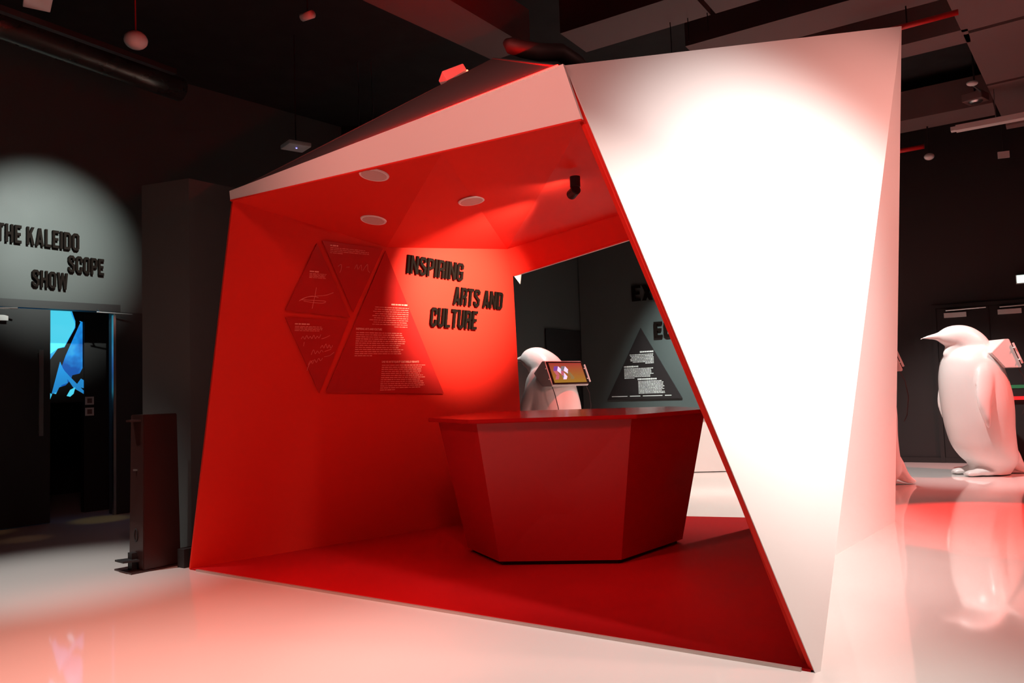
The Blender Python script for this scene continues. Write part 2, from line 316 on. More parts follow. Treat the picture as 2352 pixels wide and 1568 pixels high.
# ---------------------------------------------------------------- printed text blocks (too small to read) and headings
def block(name, fr, u0, v1, u1, v0, n, d, m, parent, right=False, fill=0.55, lastshort=True, kind='stuff', wl=0.05):
    bm = bmesh.new(); lh = (v1-v0)/n
    for i in range(n):
        y = v1 - (i+0.5)*lh; wtot = (u1-u0)*random.uniform(0.86, 1.0)
        if lastshort and i == n-1: wtot = (u1-u0)*0.35
        a = (u1-wtot) if right else u0; b = u1 if right else u0+wtot; x = a
        while x < b - 0.008:
            e = min(b, x + random.uniform(0.35, 1.0)*wl); hh = lh*fill*random.uniform(0.7, 1.0)
            frect(bm, fr, x, y-hh/2, e, y+hh/2, d, d+0.0012); x = e + wl*0.12
    o = link(name, bm, m, parent); tag(o, kind=kind); return o
def heading(text, fr, u0, v0, u1, h, d, m, parent):
    c = bpy.data.curves.new('heading', 'FONT'); c.body = text; c.size = 1.0; c.extrude = 0.0; c.offset = 0.012
    tmp = bpy.data.objects.new('tmp', c); COL.objects.link(tmp); bpy.context.view_layer.update()
    me = bpy.data.meshes.new_from_object(tmp); COL.objects.unlink(tmp); bpy.data.objects.remove(tmp)
    xs = [v.co.x for v in me.vertices]; ys = [v.co.y for v in me.vertices]
    x0, x1, y1 = min(xs), max(xs), max(ys)
    for v in me.vertices:
        a = (v.co.x-x0)/(x1-x0); b = v.co.y/y1
        v.co = fr.at(u0 + a*(u1-u0), v0 + b*h, d)
    me.materials.append(m); o = bpy.data.objects.new('heading', me); COL.objects.link(o); o.parent = parent
    o.matrix_parent_inverse = Matrix.Translation(parent_world(parent)).inverted(); return o

# black triangle panel on the rear wall
s = empty('info_panel', FXW.at(-4.7, 1.1), 'black triangular panel of white text on rear wall below ECO', 'info panel')
fslab('panel', FXW, [(-4.70, 2.42), (-5.43, 1.09), (-3.96, 1.09)], 0.01, 0.03, M['blackpan'], s)
block('heading', FXW, -4.76, 1.99, -4.47, 1.95, 1, 0.031, M['whiteprint'], s, True, 0.9, False)
block('body_text', FXW, -4.94, 1.935, -4.47, 1.745, 7, 0.031, M['whiteprint'], s, True, 0.62)
block('heading', FXW, -5.06, 1.72, -4.75, 1.685, 1, 0.031, M['whiteprint'], s, False, 0.9, False)
block('body_text', FXW, -5.06, 1.675, -4.48, 1.475, 8, 0.031, M['whiteprint'], s, False, 0.62)
block('heading', FXW, -4.80, 1.48, -4.38, 1.445, 1, 0.031, M['whiteprint'], s, False, 0.9, False)
block('body_text', FXW, -4.79, 1.435, -4.275, 1.19, 10, 0.031, M['whiteprint'], s, False, 0.62, False)
block('footer_line', FXW, -5.33, 1.16, -4.07, 1.14, 1, 0.031, M['whiteprint'], s, False, 0.8, False, wl=0.4)

# ---------------------------------------------------------------- rear doors
d = tag(fslab('door_2', FNW, rect(-1.23, 0.01, -0.06, 2.44), 0.0, 0.02, M['black']), kind='structure')
bm = bmesh.new(); tube(bm, [FNW.at(-0.16, 1.62, 0.06), FNW.at(-0.16, 1.84, 0.06)], 0.012, 8); link('door_handle', bm, M['metal'], d)
bm = bmesh.new(); frect(bm, FXW, 0.10, 0, 0.16, 2.44, 0, 0.04); frect(bm, FXW, 0.16, 2.39, 3.0, 2.44, 0, 0.04); frect(bm, FXW, 2.95, 0, 3.0, 2.39, 0, 0.04)
tag(link('trim_4', bm, M['black']), kind='structure')
def rdoor(name, u0, u1, flip):
    d = tag(fslab(name, FXW, rect(u0, 0.01, u1, 2.38), 0.0, 0.022, M['black']), kind='structure')
    bm = bmesh.new(); frect(bm, FXW, u0+.10, 2.235, u0+.40, 2.305, 0.022, 0.09); link('door_closer', bm, M['plast'], d)
    bm = bmesh.new(); tube(bm, [FXW.at(u0+.13, 2.345, 0.08), FXW.at(u0+.66, 2.345, 0.24)], 0.013, 8); link('closer_arm', bm, M['metal'], d)
    bm = bmesh.new(); frect(bm, FXW, u0+.12, 0.95, u1-.12, 1.0, 0.05, 0.09)
    for x in (u0+.14, u1-.2): frect(bm, FXW, x, 0.93, x+.05, 1.02, 0.022, 0.05)
    link('push_bar', bm, M['redbar'], d)  # push bar is no lamp; the red light on it is put in as emission
    return d
rdoor('door_3', 0.17, 0.86, 0); rdoor('door_4', 0.88, 1.9, 1)
o = tag(fslab('green_sign_strip', FXW, rect(1.03, 1.12, 1.55, 1.17), 0.024, 0.032, M['green']), 'dim green strip on dark doors behind the white penguin, above red bar', 'sign strip')
e = empty('exit_sign', FXW.at(1.33, 2.73, 0.1), 'small lit pale green exit sign high on dark wall at right edge', 'exit sign')
fslab('sign_box', FXW, rect(1.24, 2.67, 1.62, 2.80), 0.02, 0.10, M['plast'], e)
fslab('sign_face', FXW, rect(1.25, 2.68, 1.61, 2.79), 0.101, 0.106, M['exit'], e)
fslab('sign_symbol', FXW, rect(1.44, 2.70, 1.58, 2.77), 0.107, 0.110, M['exitg'], e)
tag(box('baseboard_back', FXW.at(-0.4, 0.04, 0.02), (9.0, 0.02, 0.08), M['black'], rz=math.atan2(-0.498, 0.867)), kind='structure')

# ---------------------------------------------------------------- the faceted booth
P = {k: Vector(v) for k, v in dict(
  L=(-2.628, 6.351, 0), E=(1.348, 3.704, 0), D=(1.3786, 3.7211, 0), R=(3.518, 7.41, 0), K=(2.31, 5.966, 0), Jb=(0.089, 8.589, 0),
  P2=(-2.137, 6.024, 2.891), P1=(-2.145, 6.029, 2.962), G=(0.441, 4.308, 2.843), A=(0.355, 4.365, 3.183), S1=(-0.403, 4.87, 2.858),
  S2=(0.012, 4.593, 2.852), B=(3.403, 6.5, 4.324), T=(-0.066, 6.0, 3.951), Q=(-1.093, 6.944, 2.654), U=(-0.017, 7.804, 2.758),
  J1=(0.031, 7.908, 2.507), J2=(1.196, 7.435, 2.764), V=(1.131, 7.35, 2.988), Rj=(2.70, 7.691, 0), Jt=(-0.02, 7.98, 3.05)).items()}
P['Ed'] = P['E'] + (P['L']-P['E']).normalized()*0.02
INS = (0.0, 6.3, 1.3)     # a point inside the booth
booth = empty('exhibition_booth', (0.4, 6.2, 0), 'large faceted exhibition booth, white outside and red inside, open front', 'booth')
def bs(name, keys, t, m, out=True, parent=booth):
    pts = [P[k] if isinstance(k, str) else Vector(k) for k in keys]
    return slab(name, pts, t, m, parent, away=INS if out else None, toward=None if out else INS)
# floor deck
bm = bmesh.new(); prism(bm, [P[k] for k in ('L', 'Ed', 'K', 'R', 'Rj', 'Jb')], (0, 0, 0.012)); deck = link('floor_deck', bm, M['redfl'], booth)
# thin edge strip on the deck front
u = (P['E']-P['L']).normalized(); nf = Vector((u.y, -u.x, 0)); 
if nf.y > 0: nf = -nf
bm = bmesh.new(); a = P['L'] + u*0.10; b = P['E'] - u*0.06; prism(bm, [a, b, b+nf*0.018, a+nf*0.018], (0, 0, 0.015)); link('edge_strip', bm, M['alu'], booth)
# inner red surfaces
bs('left_inner_wall', ['L', 'Jb', 'J1', 'U', 'Q', 'P2'], 0.03, M['red'])
bs('ceiling_facet', ['P2', 'S1', 'Q'], 0.02, M['red'])
def facet2(name, t1, t2):
    bm = bmesh.new()
    for t in (t1, t2): prism(bm, [P[k] for k in t], (0, 0, 0.02))
    return link(name, bm, M['red'], booth)
facet2('ceiling_facet', ('S1', 'U', 'Q'), ('S1', 'S2', 'U')); facet2('ceiling_facet', ('S2', 'G', 'U'), ('G', 'V', 'U'))
bs('rear_header', ['U', 'V', 'J2', 'J1'], 0.05, M['red'])
bm = bmesh.new(); tube(bm, [P['J1'], P['J2']], 0.012, 6); link('header_edge', bm, M['red'], booth)
bs('right_inner_wall', [P['E'] + Vector((-0.02, 0.10, 0)), P['G'] + Vector((0.05, 0.08, 0)), P['V'], P['Rj']], 0.03, M['red'])
# front fascia and its red lower edge
nfv = Vector((nf.x, nf.y, 0))
bs('front_fascia', ['P2', 'G', 'A', 'P1'], 0.025, M['white'])
bm = bmesh.new(); prism(bm, [P['P2'], P['G'], P['G'] + Vector((0, 0, -0.010)), P['P2'] + Vector((0, 0, -0.010))], nf*0.026); link('fascia_edge', bm, M['red'], booth)
# big leaning front panel: white skin on a red core
N1 = Vector((-0.462, 0.829, -0.316))
bm = bmesh.new(); prism(bm, [P[k] for k in ('E', 'D', 'B', 'A')], N1*0.005); link('front_panel', bm, M['white'], booth)
g2 = P['G']
bm = bmesh.new(); prism(bm, [P['E'] + N1*0.0055 + Vector((0, 0, 0.012)), P['B'] + N1*0.0055 + Vector((0, 0, -0.03)), P['A'] + N1*0.0055 + Vector((0.02, 0, -0.03)), g2 + N1*0.0055], N1*0.028); link('panel_core', bm, M['red'], booth)
# right side facets
def bout(name, keys, t, m, parent=booth):
    pts = [P[k] for k in keys]; return slab(name, pts, t, m, parent, toward=INS)
bout('side_panel', ['K', 'R', 'B'], 0.03, M['white'])
bout('side_panel', ['D', 'K', 'B'], 0.02, M['white'])
# roof, back and left skins
bs('roof_panel', [P['P1'] + Vector((0.0, 0.012, -0.002)), P['A'] + Vector((0.0, 0.012, -0.002)), P['T']], 0.02, M['roof'], out=False)
bs('roof_panel', ['P1', 'T', 'Jt'], 0.02, M['roof'], out=False); bs('roof_panel', ['T', 'A', 'Jt'], 0.02, M['roof'], out=False)
bs('roof_panel', [P['A'] + Vector((0, 0.05, -0.05)), P['B'] + Vector((0, 0.05, -0.05)), P['Jt']], 0.02, M['roof'])
bo = Vector((0.344, 0.939, 0))*0.06
bs('left_outer_wall', [P['L'] + Vector((-0.005, 0.07, 0)), P['Jb'] + bo*0.6 + Vector((-0.02, 0, 0)), P['Jt'], P['P1'] + Vector((0.0, 0.05, -0.03))], 0.03, M['roof'])
bm = bmesh.new(); prism(bm, [P['J1'] + bo, P['J2'] + bo, P['B'] + Vector((0, 0.05, -0.06)), P['Jt']], bo*0.5); link('rear_outer_header', bm, M['white'], booth)
bm = bmesh.new(); prism(bm, [P['Rj'] + bo, P['R'] + bo, P['B'] + Vector((0, 0.05, -0.06)), P['J2'] + bo], bo*0.5); link('rear_outer_wall', bm, M['white'], booth)
bm = bmesh.new(); prism(bm, [P['J1'] + bo*0.4, P['J1'] + bo*0.4 + Vector((0.075, -0.02, 0.01)), P['J1'] + bo*0.4 + Vector((0.06, -0.02, -0.09))], bo*0.3); link('corner_trim', bm, M['white'], booth)
# red light line behind the top edge of the fascia
bm = bmesh.new()
a = P['P1'].lerp(P['A'], 0.36) + Vector((0.0, 0.030, 0.0)); b = P['P1'].lerp(P['A'], 0.985) + Vector((0.0, 0.030, 0.0))
a.z += 0.014; b.z += 0.022
tube(bm, [a, b], [0.003, 0.011], 8); link('light_strip', bm, M['redled'], booth)

# round ceiling speakers of the booth
for i, (c, n, lb) in enumerate([((-0.909, 5.299, 2.853), (-0.107, -0.133, -0.985), 'round recessed ceiling speaker cut off by the booth fascia edge'),
                ((-1.08, 6.226, 2.747), (-0.107, -0.133, -0.985), 'round recessed ceiling speaker deepest on the left, above the triangular panels'),
                ((-0.276, 5.967, 2.812), (0.137, -0.052, -0.989), 'round recessed ceiling speaker brightly lit on the middle ceiling facet')]):
    sp = empty('ceiling_speaker', c, lb, 'speaker', 'round speakers in the booth ceiling')
    n = Vector(n); bm = bmesh.new(); disc(bm, Vector(c), n, 0.105, 0.008, 48, 0.101); link('rim', bm, M['spkrim'], sp)
    bm = bmesh.new(); disc(bm, Vector(c) + n*0.0085, n, 0.088, 0.002, 48, 0.086); link('grille', bm, M['grille'], sp)
# small black spotlight on the booth ceiling, and its lamp
f = empty('spotlight', (0.474, 5.36, 2.80), 'small black spotlight on red booth ceiling near the leaning white panel', 'spotlight')
bm = bmesh.new(); tube(bm, [(0.474, 5.36, 2.808), (0.474, 5.36, 2.735)], 0.036, 20); link('ceiling_base', bm, M['black'], f)
bm = bmesh.new(); bx(bm, (0.474, 5.36, 2.722), (0.02, 0.03, 0.05)); link('hinge', bm, M['black'], f)
hd = (Vector((-0.263, 7.681, 2.35)) - Vector((0.46, 5.37, 2.70))).normalized()
hc = Vector((0.465, 5.375, 2.705))
bm = bmesh.new(); tube(bm, [hc - hd*0.045, hc - hd*0.04, hc + hd*0.05, hc + hd*0.055], [0.026, 0.034, 0.036, 0.034], 20); link('lamp_head', bm, M['black'], f)
spot('booth_spot', hc + hd*0.08, (-0.50, 7.53, 2.27), 1600, 43, 1.0, (1.0, 0.86, 0.66), 0.02)
spot('booth_spot_spill', hc + hd*0.08, (-0.28, 7.66, 2.6), 12, 130, 1.0, (1.0, 0.90, 0.74), 0.02)

# raised lettering inside the booth
s = empty('wall_sign', FW1.at(2.2, 2.3), 'raised black letters INSPIRING ARTS AND CULTURE on spotlit red booth wall', 'sign')
lettering('INSPIRING', FW1, 1.773, 2.403, 2.490, 2.455, 0.170, 0.012, 0.034, M['letter'], s)
lettering('ARTS AND', FW1, 2.318, 2.915, 2.228, 2.201, 0.172, 0.012, 0.034, M['letter'], s)
lettering('CULTURE', FW1, 2.074, 2.617, 2.010, 1.991, 0.182, 0.012, 0.034, M['letter'], s)
# triangular info panels
def tri_panel(uv, label):
    c = [sum(a[i] for a in uv)/3 for i in (0, 1)]
    s = empty('info_panel', FW1.at(c[0], c[1]), label, 'info panel', 'triangular panels on the red booth wall')
    fslab('panel', FW1, uv, 0.012, 0.020, M['acryl'], s)
    for a in uv:
        bm = bmesh.new(); p = [a[i]*0.86 + c[i]*0.14 for i in (0, 1)]; tube(bm, [FW1.at(p[0], p[1], 0.0), FW1.at(p[0], p[1], 0.012)], 0.008, 8); link('standoff', bm, M['red'], s)
    return s
def scribble(fr, strokes, parent, r=0.0016):
    bm = bmesh.new()
    for st in strokes:
        pts = []
        for i in range(len(st)-1):
            p0 = st[max(i-1, 0)]; p1 = st[i]; p2 = st[i+1]; p3 = st[min(i+2, len(st)-1)]
            for k in range(5):
                t = k/5; pts.append(tuple(0.5*((2*p1[j]) + (-p0[j]+p2[j])*t + (2*p0[j]-5*p1[j]+4*p2[j]-p3[j])*t*t + (-p0[j]+3*p1[j]-3*p2[j]+p3[j])*t**3) for j in (0, 1)))
        pts.append(st[-1]); tube(bm, [fr.at(a, b, 0.0205) for a, b in pts], r, 5)
    return tag(link('handwriting', bm, M['pale'], parent), kind='stuff')
s1 = tri_panel([(0.886, 2.677), (0.645, 2.106), (1.241, 2.067)], 'upright triangular red panel with a large crossed signature, upper left')
block('heading', FW1, 0.836, 2.448, 0.925, 2.436, 1, 0.0202, M['palehi'], s1, False, 0.9, False)
block('body_text', FW1, 0.836, 2.43, 1.00, 2.385, 4, 0.0202, M['pale'], s1, False, 0.45, False)
scribble(FW1, [[(0.905, 2.31), (0.90, 2.25), (0.885, 2.16), (0.880, 2.13)], [(0.76, 2.19), (0.83, 2.225), (0.90, 2.235), (1.00, 2.25), (1.065, 2.275)],
               [(0.76, 2.19), (0.80, 2.215), (0.87, 2.235), (0.93, 2.225)], [(0.78, 2.20), (0.85, 2.20), (0.95, 2.20), (1.00, 2.195), (0.97, 2.180), (0.88, 2.182), (0.80, 2.190)]], s1, 0.002)
s2 = tri_panel([(0.931, 2.707), (1.514, 2.689), (1.267, 2.111)], 'inverted triangular red panel with faint handwriting, top centre by the ceiling')
block('heading', FW1, 1.006, 2.68, 1.089, 2.668, 1, 0.0202, M['palehi'], s2, False, 0.9, False)
block('body_text', FW1, 1.009, 2.662, 1.38, 2.605, 4, 0.0202, M['pale'], s2, False, 0.35)
scribble(FW1, [[(1.09, 2.50), (1.12, 2.52), (1.12, 2.47), (1.11, 2.45)], [(1.17, 2.50), (1.20, 2.505)], [(1.25, 2.49), (1.27, 2.53), (1.28, 2.49), (1.31, 2.53), (1.32, 2.48)],
               [(1.33, 2.48), (1.37, 2.54), (1.38, 2.49), (1.40, 2.47)]], s2)
s3 = tri_panel([(0.649, 2.048), (1.227, 2.036), (0.998, 1.402)], 'inverted triangular red panel with several lines of handwriting, lower left')
block('heading', FW1, 0.736, 2.003, 0.87, 1.990, 1, 0.0202, M['palehi'], s3, False, 0.9, False)
block('body_text', FW1, 0.738, 1.982, 0.99, 1.935, 4, 0.0202, M['pale'], s3, False, 0.45, False)
def squig(u, v, n, st, up): return [(u + i*st, v + i*up + (0.020 if i % 2 else -0.006)*random.uniform(.6, 1.6)) for i in range(n)]
scribble(FW1, [squig(0.80, 1.875, 12, 0.016, 0.001), [(0.985, 1.875), (1.02, 1.885), (1.06, 1.905)], squig(0.98, 1.80, 8, 0.016, 0.0), squig(0.90, 1.745, 7, 0.018, 0.003),
               [(1.02, 1.765), (1.08, 1.785)], squig(0.88, 1.66, 8, 0.018, 0.005), [(1.02, 1.72), (1.07, 1.73), (1.11, 1.76)], [(0.83, 1.845), (0.825, 1.81)], [(0.87, 1.60), (0.89, 1.66), (0.92, 1.69)]], s3)
s4 = tri_panel([(1.542, 2.672), (1.059, 1.408), (2.299, 1.36)], 'large upright triangular red panel with three blocks of pale text')
block('heading', FW1, 1.63, 2.205, 1.825, 2.190, 1, 0.0202, M['palehi'], s4, True, 0.9, False)
block('body_text', FW1, 1.43, 2.178, 1.83, 1.985, 10, 0.0202, M['pale'], s4, True, 0.36)
heading('INSPIRING ARTS AND CULTURE', FW1, 1.306, 1.960, 1.565, 0.018, 0.0205, M['palehi'], s4)
block('body_text', FW1, 1.310, 1.945, 1.825, 1.72, 12, 0.0202, M['pale'], s4, False, 0.42)
heading('UNE VIE ARTISTIQUE ET CULTURELLE VIBRANTE', FW1, 1.589, 1.665, 1.985, 0.018, 0.0205, M['palehi'], s4)
block('body_text', FW1, 1.592, 1.652, 2.07, 1.405, 13, 0.0202, M['pale'], s4, False, 0.42)

# ---------------------------------------------------------------- red counter
ct = empty('counter', (0.4, 6.7, 0.012), 'red faceted reception counter tapering to the floor inside the booth', 'counter')
BB = [(-0.153, 6.066), (0.767, 5.985), (1.381, 6.699), (1.25, 7.35), (-0.10, 7.50), (-0.425, 6.634)]
TT = [(-0.285, 5.87), (0.865, 5.83), (1.60, 6.62), (1.44, 7.52), (-0.20, 7.72), (-0.635, 6.55)]
z0, z1 = 0.045, 1.105
for i in range(6):
    j = (i+1) % 6
    a, b = Vector((*BB[i], z0)), Vector((*BB[j], z0)); c, d = Vector((*TT[j], z1)), Vector((*TT[i], z1))
    slab('counter_panel', [a, b, c, d], 0.02, M['redctr'], ct, toward=(0.4, 6.7, 0.8))
cen = Vector((0.42, 6.7))
bm = bmesh.new(); prism(bm, [(*(cen + (Vector(p)-cen)*0.95), 0.012) for p in BB], (0, 0, 0.034)); link('plinth', bm, M['black'], ct)
bm = bmesh.new(); cc = Vector((0.47, 6.75)); prism(bm, [(*(cc + (Vector(p)-cc)*1.075), z1) for p in TT], (0, 0, 0.032))
bmesh.ops.bevel(bm, geom=bm.edges[:], offset=0.005, segments=2, affect='EDGES'); link('countertop', bm, M['redtop'], ct)

# ---------------------------------------------------------------- pedal stand and column on the left
st = empty('pedal_dispenser_stand', (-3.02, 6.5, 0), 'tall brown steel pedal-operated dispenser box beside the booth left edge', 'dispenser stand')
a, b = Vector((-3.175, 6.47, 0)), Vector((-2.985, 6.315, 0)); c = Vector((-2.79, 6.56, 0)); d = a + (c-b)
a2, b2, c2, d2 = [p + (Vector((-2.985, 6.44, 0)) - p)*0.10 for p in (a, b, c, d)]
bm = bmesh.new(); H_ = 1.245
va = [bm.verts.new(p + Vector((0, 0, 0.012))) for p in (a, b, c, d)]; vb = [bm.verts.new(p + Vector((0, 0, H_))) for p in (a2, b2, c2, d2)]
bm.faces.new(va); bm.faces.new(vb[::-1])
for i in range(4): bm.faces.new((va[i], va[(i+1) % 4], vb[(i+1) % 4], vb[i]))
bmesh.ops.recalc_face_normals(bm, faces=bm.faces); bmesh.ops.bevel(bm, geom=bm.edges[:], offset=0.006, segments=2, affect='EDGES'); link('body', bm, M['stand'], st)
ef = (b-a).normalized(); en = (b-c).normalized()      # front face direction is en
bm = bmesh.new(); prism(bm, [a + en*0.10 - ef*0.04, b + en*0.10 + ef*0.01, c + ef*0.02, d - ef*0.04], (0, 0, 0.012)); link('base_plate', bm, M['stand'], st)
mid = (a+b)/2
bm = bmesh.new(); prism(bm, [mid + en*0.01 - ef*0.035 + Vector((0, 0, .012)), mid + en*0.05 - ef*0.035 + Vector((0, 0, .012)), mid + en*0.05 + ef*0.035 + Vector((0, 0, .012)), mid + en*0.01 + ef*0.035 + Vector((0, 0, .012))], (0, 0, 0.135)); link('pedal_post', bm, M['black'], st)
bm = bmesh.new(); q = Vector((0, 0, 0.085)); prism(bm, [mid + en*0.13 - ef*0.085 + q, mid + en*0.13 + ef*0.06 + q, mid + en*0.02 + ef*0.10 + q, mid + en*0.02 - ef*0.05 + q], (0, 0, 0.014)); link('pedal', bm, M['black'], st)
bm = bmesh.new(); m2 = (a2+b2)/2 + Vector((0, 0, 1.19)); prism(bm, [m2 + en*0.002 - ef*0.07, m2 + en*0.075 - ef*0.03, m2 + en*0.075 + ef*0.03, m2 + en*0.002 + ef*0.07], (0, 0, 0.016)); link('spout_hood', bm, M['stand'], st)
bm = bmesh.new(); o0 = mid + Vector((0, 0, 0.28)) + en*0.001
ring = [o0 + ef*(0.026*math.cos(t*math.pi/8)) + Vector((0, 0, 0.050*math.sin(t*math.pi/8))) for t in range(17)]
tube(bm, ring, 0.005, 6); link('round_emblem', bm, M['black'], st)
bm = bmesh.new(); bx(bm, mid + Vector((0, 0, 0.80)) + en*0.0, (0.035, 0.02, 0.012)); link('latch', bm, M['metal'], st)

bm = bmesh.new(); prism(bm, [(-3.30, 6.98, 0), (-2.80, 6.80, 0), (-2.50, 7.2, 0), (-3.0, 7.5, 0)], (0, 0, 3.3)); M['colgrey'] = mat('column_grey_paint', (0.080, 0.092, 0.090), 0.6, noise=0.06, nscale=2.0, bump=0.05, bscale=120); tag(link('column', bm, M['colgrey']), 'dark grey painted column behind the brown pedal stand, beside booth', 'column')
o = box('low_plinth', (-2.695, 6.50, 0.075), (0.09, 0.16, 0.15), M['black'], None, math.radians(-33), 0.004); tag(o, 'small low black block on floor at foot of booth left corner', 'block')

# ---------------------------------------------------------------- white desk behind the booth
dk = empty('display_desk', (3.4, 12.1, 0), 'low white display desk behind booth, seen right of red counter', 'desk')
bm = bmesh.new(); prism(bm, [(1.6, 12.08, 0.012), (4.6, 11.86, 0.012), (5.1, 12.3, 0.012), (4.6, 12.7, 0.012), (1.8, 12.9, 0.012)], (0, 0, 0.83)); link('desk_body', bm, M['white'], dk)
bm = bmesh.new(); prism(bm, [(1.65, 12.12, 0), (4.55, 11.90, 0), (5.0, 12.3, 0), (4.55, 12.65, 0), (1.85, 12.85, 0)], (0, 0, 0.012)); link('plinth', bm, M['black'], dk)
bm = bmesh.new(); prism(bm, [(1.55, 12.03, 0.85), (4.62, 11.80, 0.85), (5.16, 12.3, 0.85), (4.62, 12.76, 0.85), (1.75, 12.96, 0.85)], (0, 0, 0.05)); link('desk_top', bm, M['plast'], dk)

# ---------------------------------------------------------------- white penguin sculptures
def interp(tab, n):
    out = []
    for i in range(len(tab)-1):
        p0 = tab[max(i-1, 0)]; p1 = tab[i]; p2 = tab[i+1]; p3 = tab[min(i+2, len(tab)-1)]
        for k in range(n):
            t = k/n; out.append([0.5*((2*p1[j]) + (-p0[j]+p2[j])*t + (2*p0[j]-5*p1[j]+4*p2[j]-p3[j])*t*t + (-p0[j]+3*p1[j]-3*p2[j]+p3[j])*t**3) for j in range(len(p1))])
    out.append(list(tab[-1])); return out
def ell(bm, c, r, q=None):
    U_, V_ = 18, 12; rows = []
    for i in range(1, V_):
        ph = math.pi*i/V_; rows.append([bm.verts.new((c[0] + r[0]*math.sin(ph)*math.cos(2*math.pi*k/U_), c[1] + r[1]*math.sin(ph)*math.sin(2*math.pi*k/U_), c[2] - r[2]*math.cos(ph))) for k in range(U_)])
    lo = bm.verts.new((c[0], c[1], c[2]-r[2])); hi = bm.verts.new((c[0], c[1], c[2]+r[2]))
    for a, b in zip(rows, rows[1:]):
        for k in range(U_): bm.faces.new((a[k], a[(k+1) % U_], b[(k+1) % U_], b[k]))
    for k in range(U_): bm.faces.new((lo, rows[0][(k+1) % U_], rows[0][k])); bm.faces.new((hi, rows[-1][k], rows[-1][(k+1) % U_]))
def penguin_mesh(yaw, hs=0.0, hr=1.0):
    bm = bmesh.new()
    # trunk: h, front x, back x, half width
    tab = [(0.015, -.08, .40, .24), (.14, -.08, .48, .30), (.25, -.18, .50, .36), (.41, -.275, .478, .41), (.635, -.335, .466, .44), (.86, -.365, .473, .455),
           (1.09, -.385, .462, .45), (1.31, -.385, .412, .43), (1.47, -.365, .365, .40), (1.58, -.335, .325, .355), (1.68, -.25, .275, .29), (1.745, -.12, .21, .18)]
    rings = []; N = 40
    for h, xf, xb, wd in interp(tab, 4):
        cx, rx = (xf+xb)/2, (xb-xf)/2
        rings.append([bm.verts.new((cx + rx*math.cos(2*math.pi*k/N), wd*math.sin(2*math.pi*k/N), h)) for k in range(N)])
    for a, b in zip(rings, rings[1:]):
        for k in range(N): bm.faces.new((a[k], a[(k+1) % N], b[(k+1) % N], b[k]))
    bm.faces.new(rings[0][::-1]); bm.faces.new(rings[-1])
    # neck, head and beak, turned by yaw about the neck
    neck = interp([(.06, 1.45, .27, .27), (.055, 1.58, .235, .25), (.035, 1.70, .225, .23), (-.04, 1.795, .205, .20), (-.13, 1.845, .178, .175), (-.23, 1.865, .145, .145), (-.31, 1.868, .105, .105),
                   (-.38, 1.872, .066, .07), (-.46, 1.873, .042, .047), (-.54, 1.868, .028, .03), (-.61, 1.858, .017, .018), (-.665, 1.845, .007, .007)], 4)
    cy, sy = math.cos(yaw), math.sin(yaw)
    for x, h, r, rl in neck:
        k = min(1.0, max(0.0, (h-1.6)/0.2)); X = x-0.04-hs*k; r *= 1+(hr-1)*k; rl *= 1+(hr-1)*k
        px, py = (X*cy*k + X*(1-k)) + 0.04, X*sy*k
        ell(bm, (px, py, h), (r, rl, r))
    # throat swell
    for t in range(6):
        x = -.16 - .025*t; h = 1.74 - .022*t; k = 1.0; X = x-0.04-hs*.7; ell(bm, (X*cy+0.04, X*sy, h), (.13-.012*t, .13-.012*t, .12-.01*t))
    # flippers
    for sgn in (-1, 1):
        for x, h, r, o in interp([(.00, 1.46, .12, .34), (-.05, 1.30, .125, .405), (-.10, 1.12, .115, .45), (-.13, .98, .095, .475), (-.125, .84, .065, .485), (-.11, .74, .042, .485), (-.10, .69, .025, .482)], 5):
            ell(bm, (x, sgn*o, h), (r, .042 if r > .05 else .03, max(r, .04)))
    # feet and tail
    for sgn in (-1, 1):
        ell(bm, (-.13, sgn*.15, .045), (.13, .095, .042)); ell(bm, (.03, sgn*.15, .06), (.18, .11, .06))
        for t in (-.05, 0, .05): ell(bm, (-.20, sgn*.15+t, .032), (.06, .022, .026))
    for x, h, r in interp([(.34, .36, .15), (.44, .24, .12), (.52, .14, .085), (.60, .07, .055), (.68, .035, .03)], 4): ell(bm, (x, 0, h), (r, r*1.3, r))
    bmesh.ops.recalc_face_normals(bm, faces=bm.faces)
    return bm
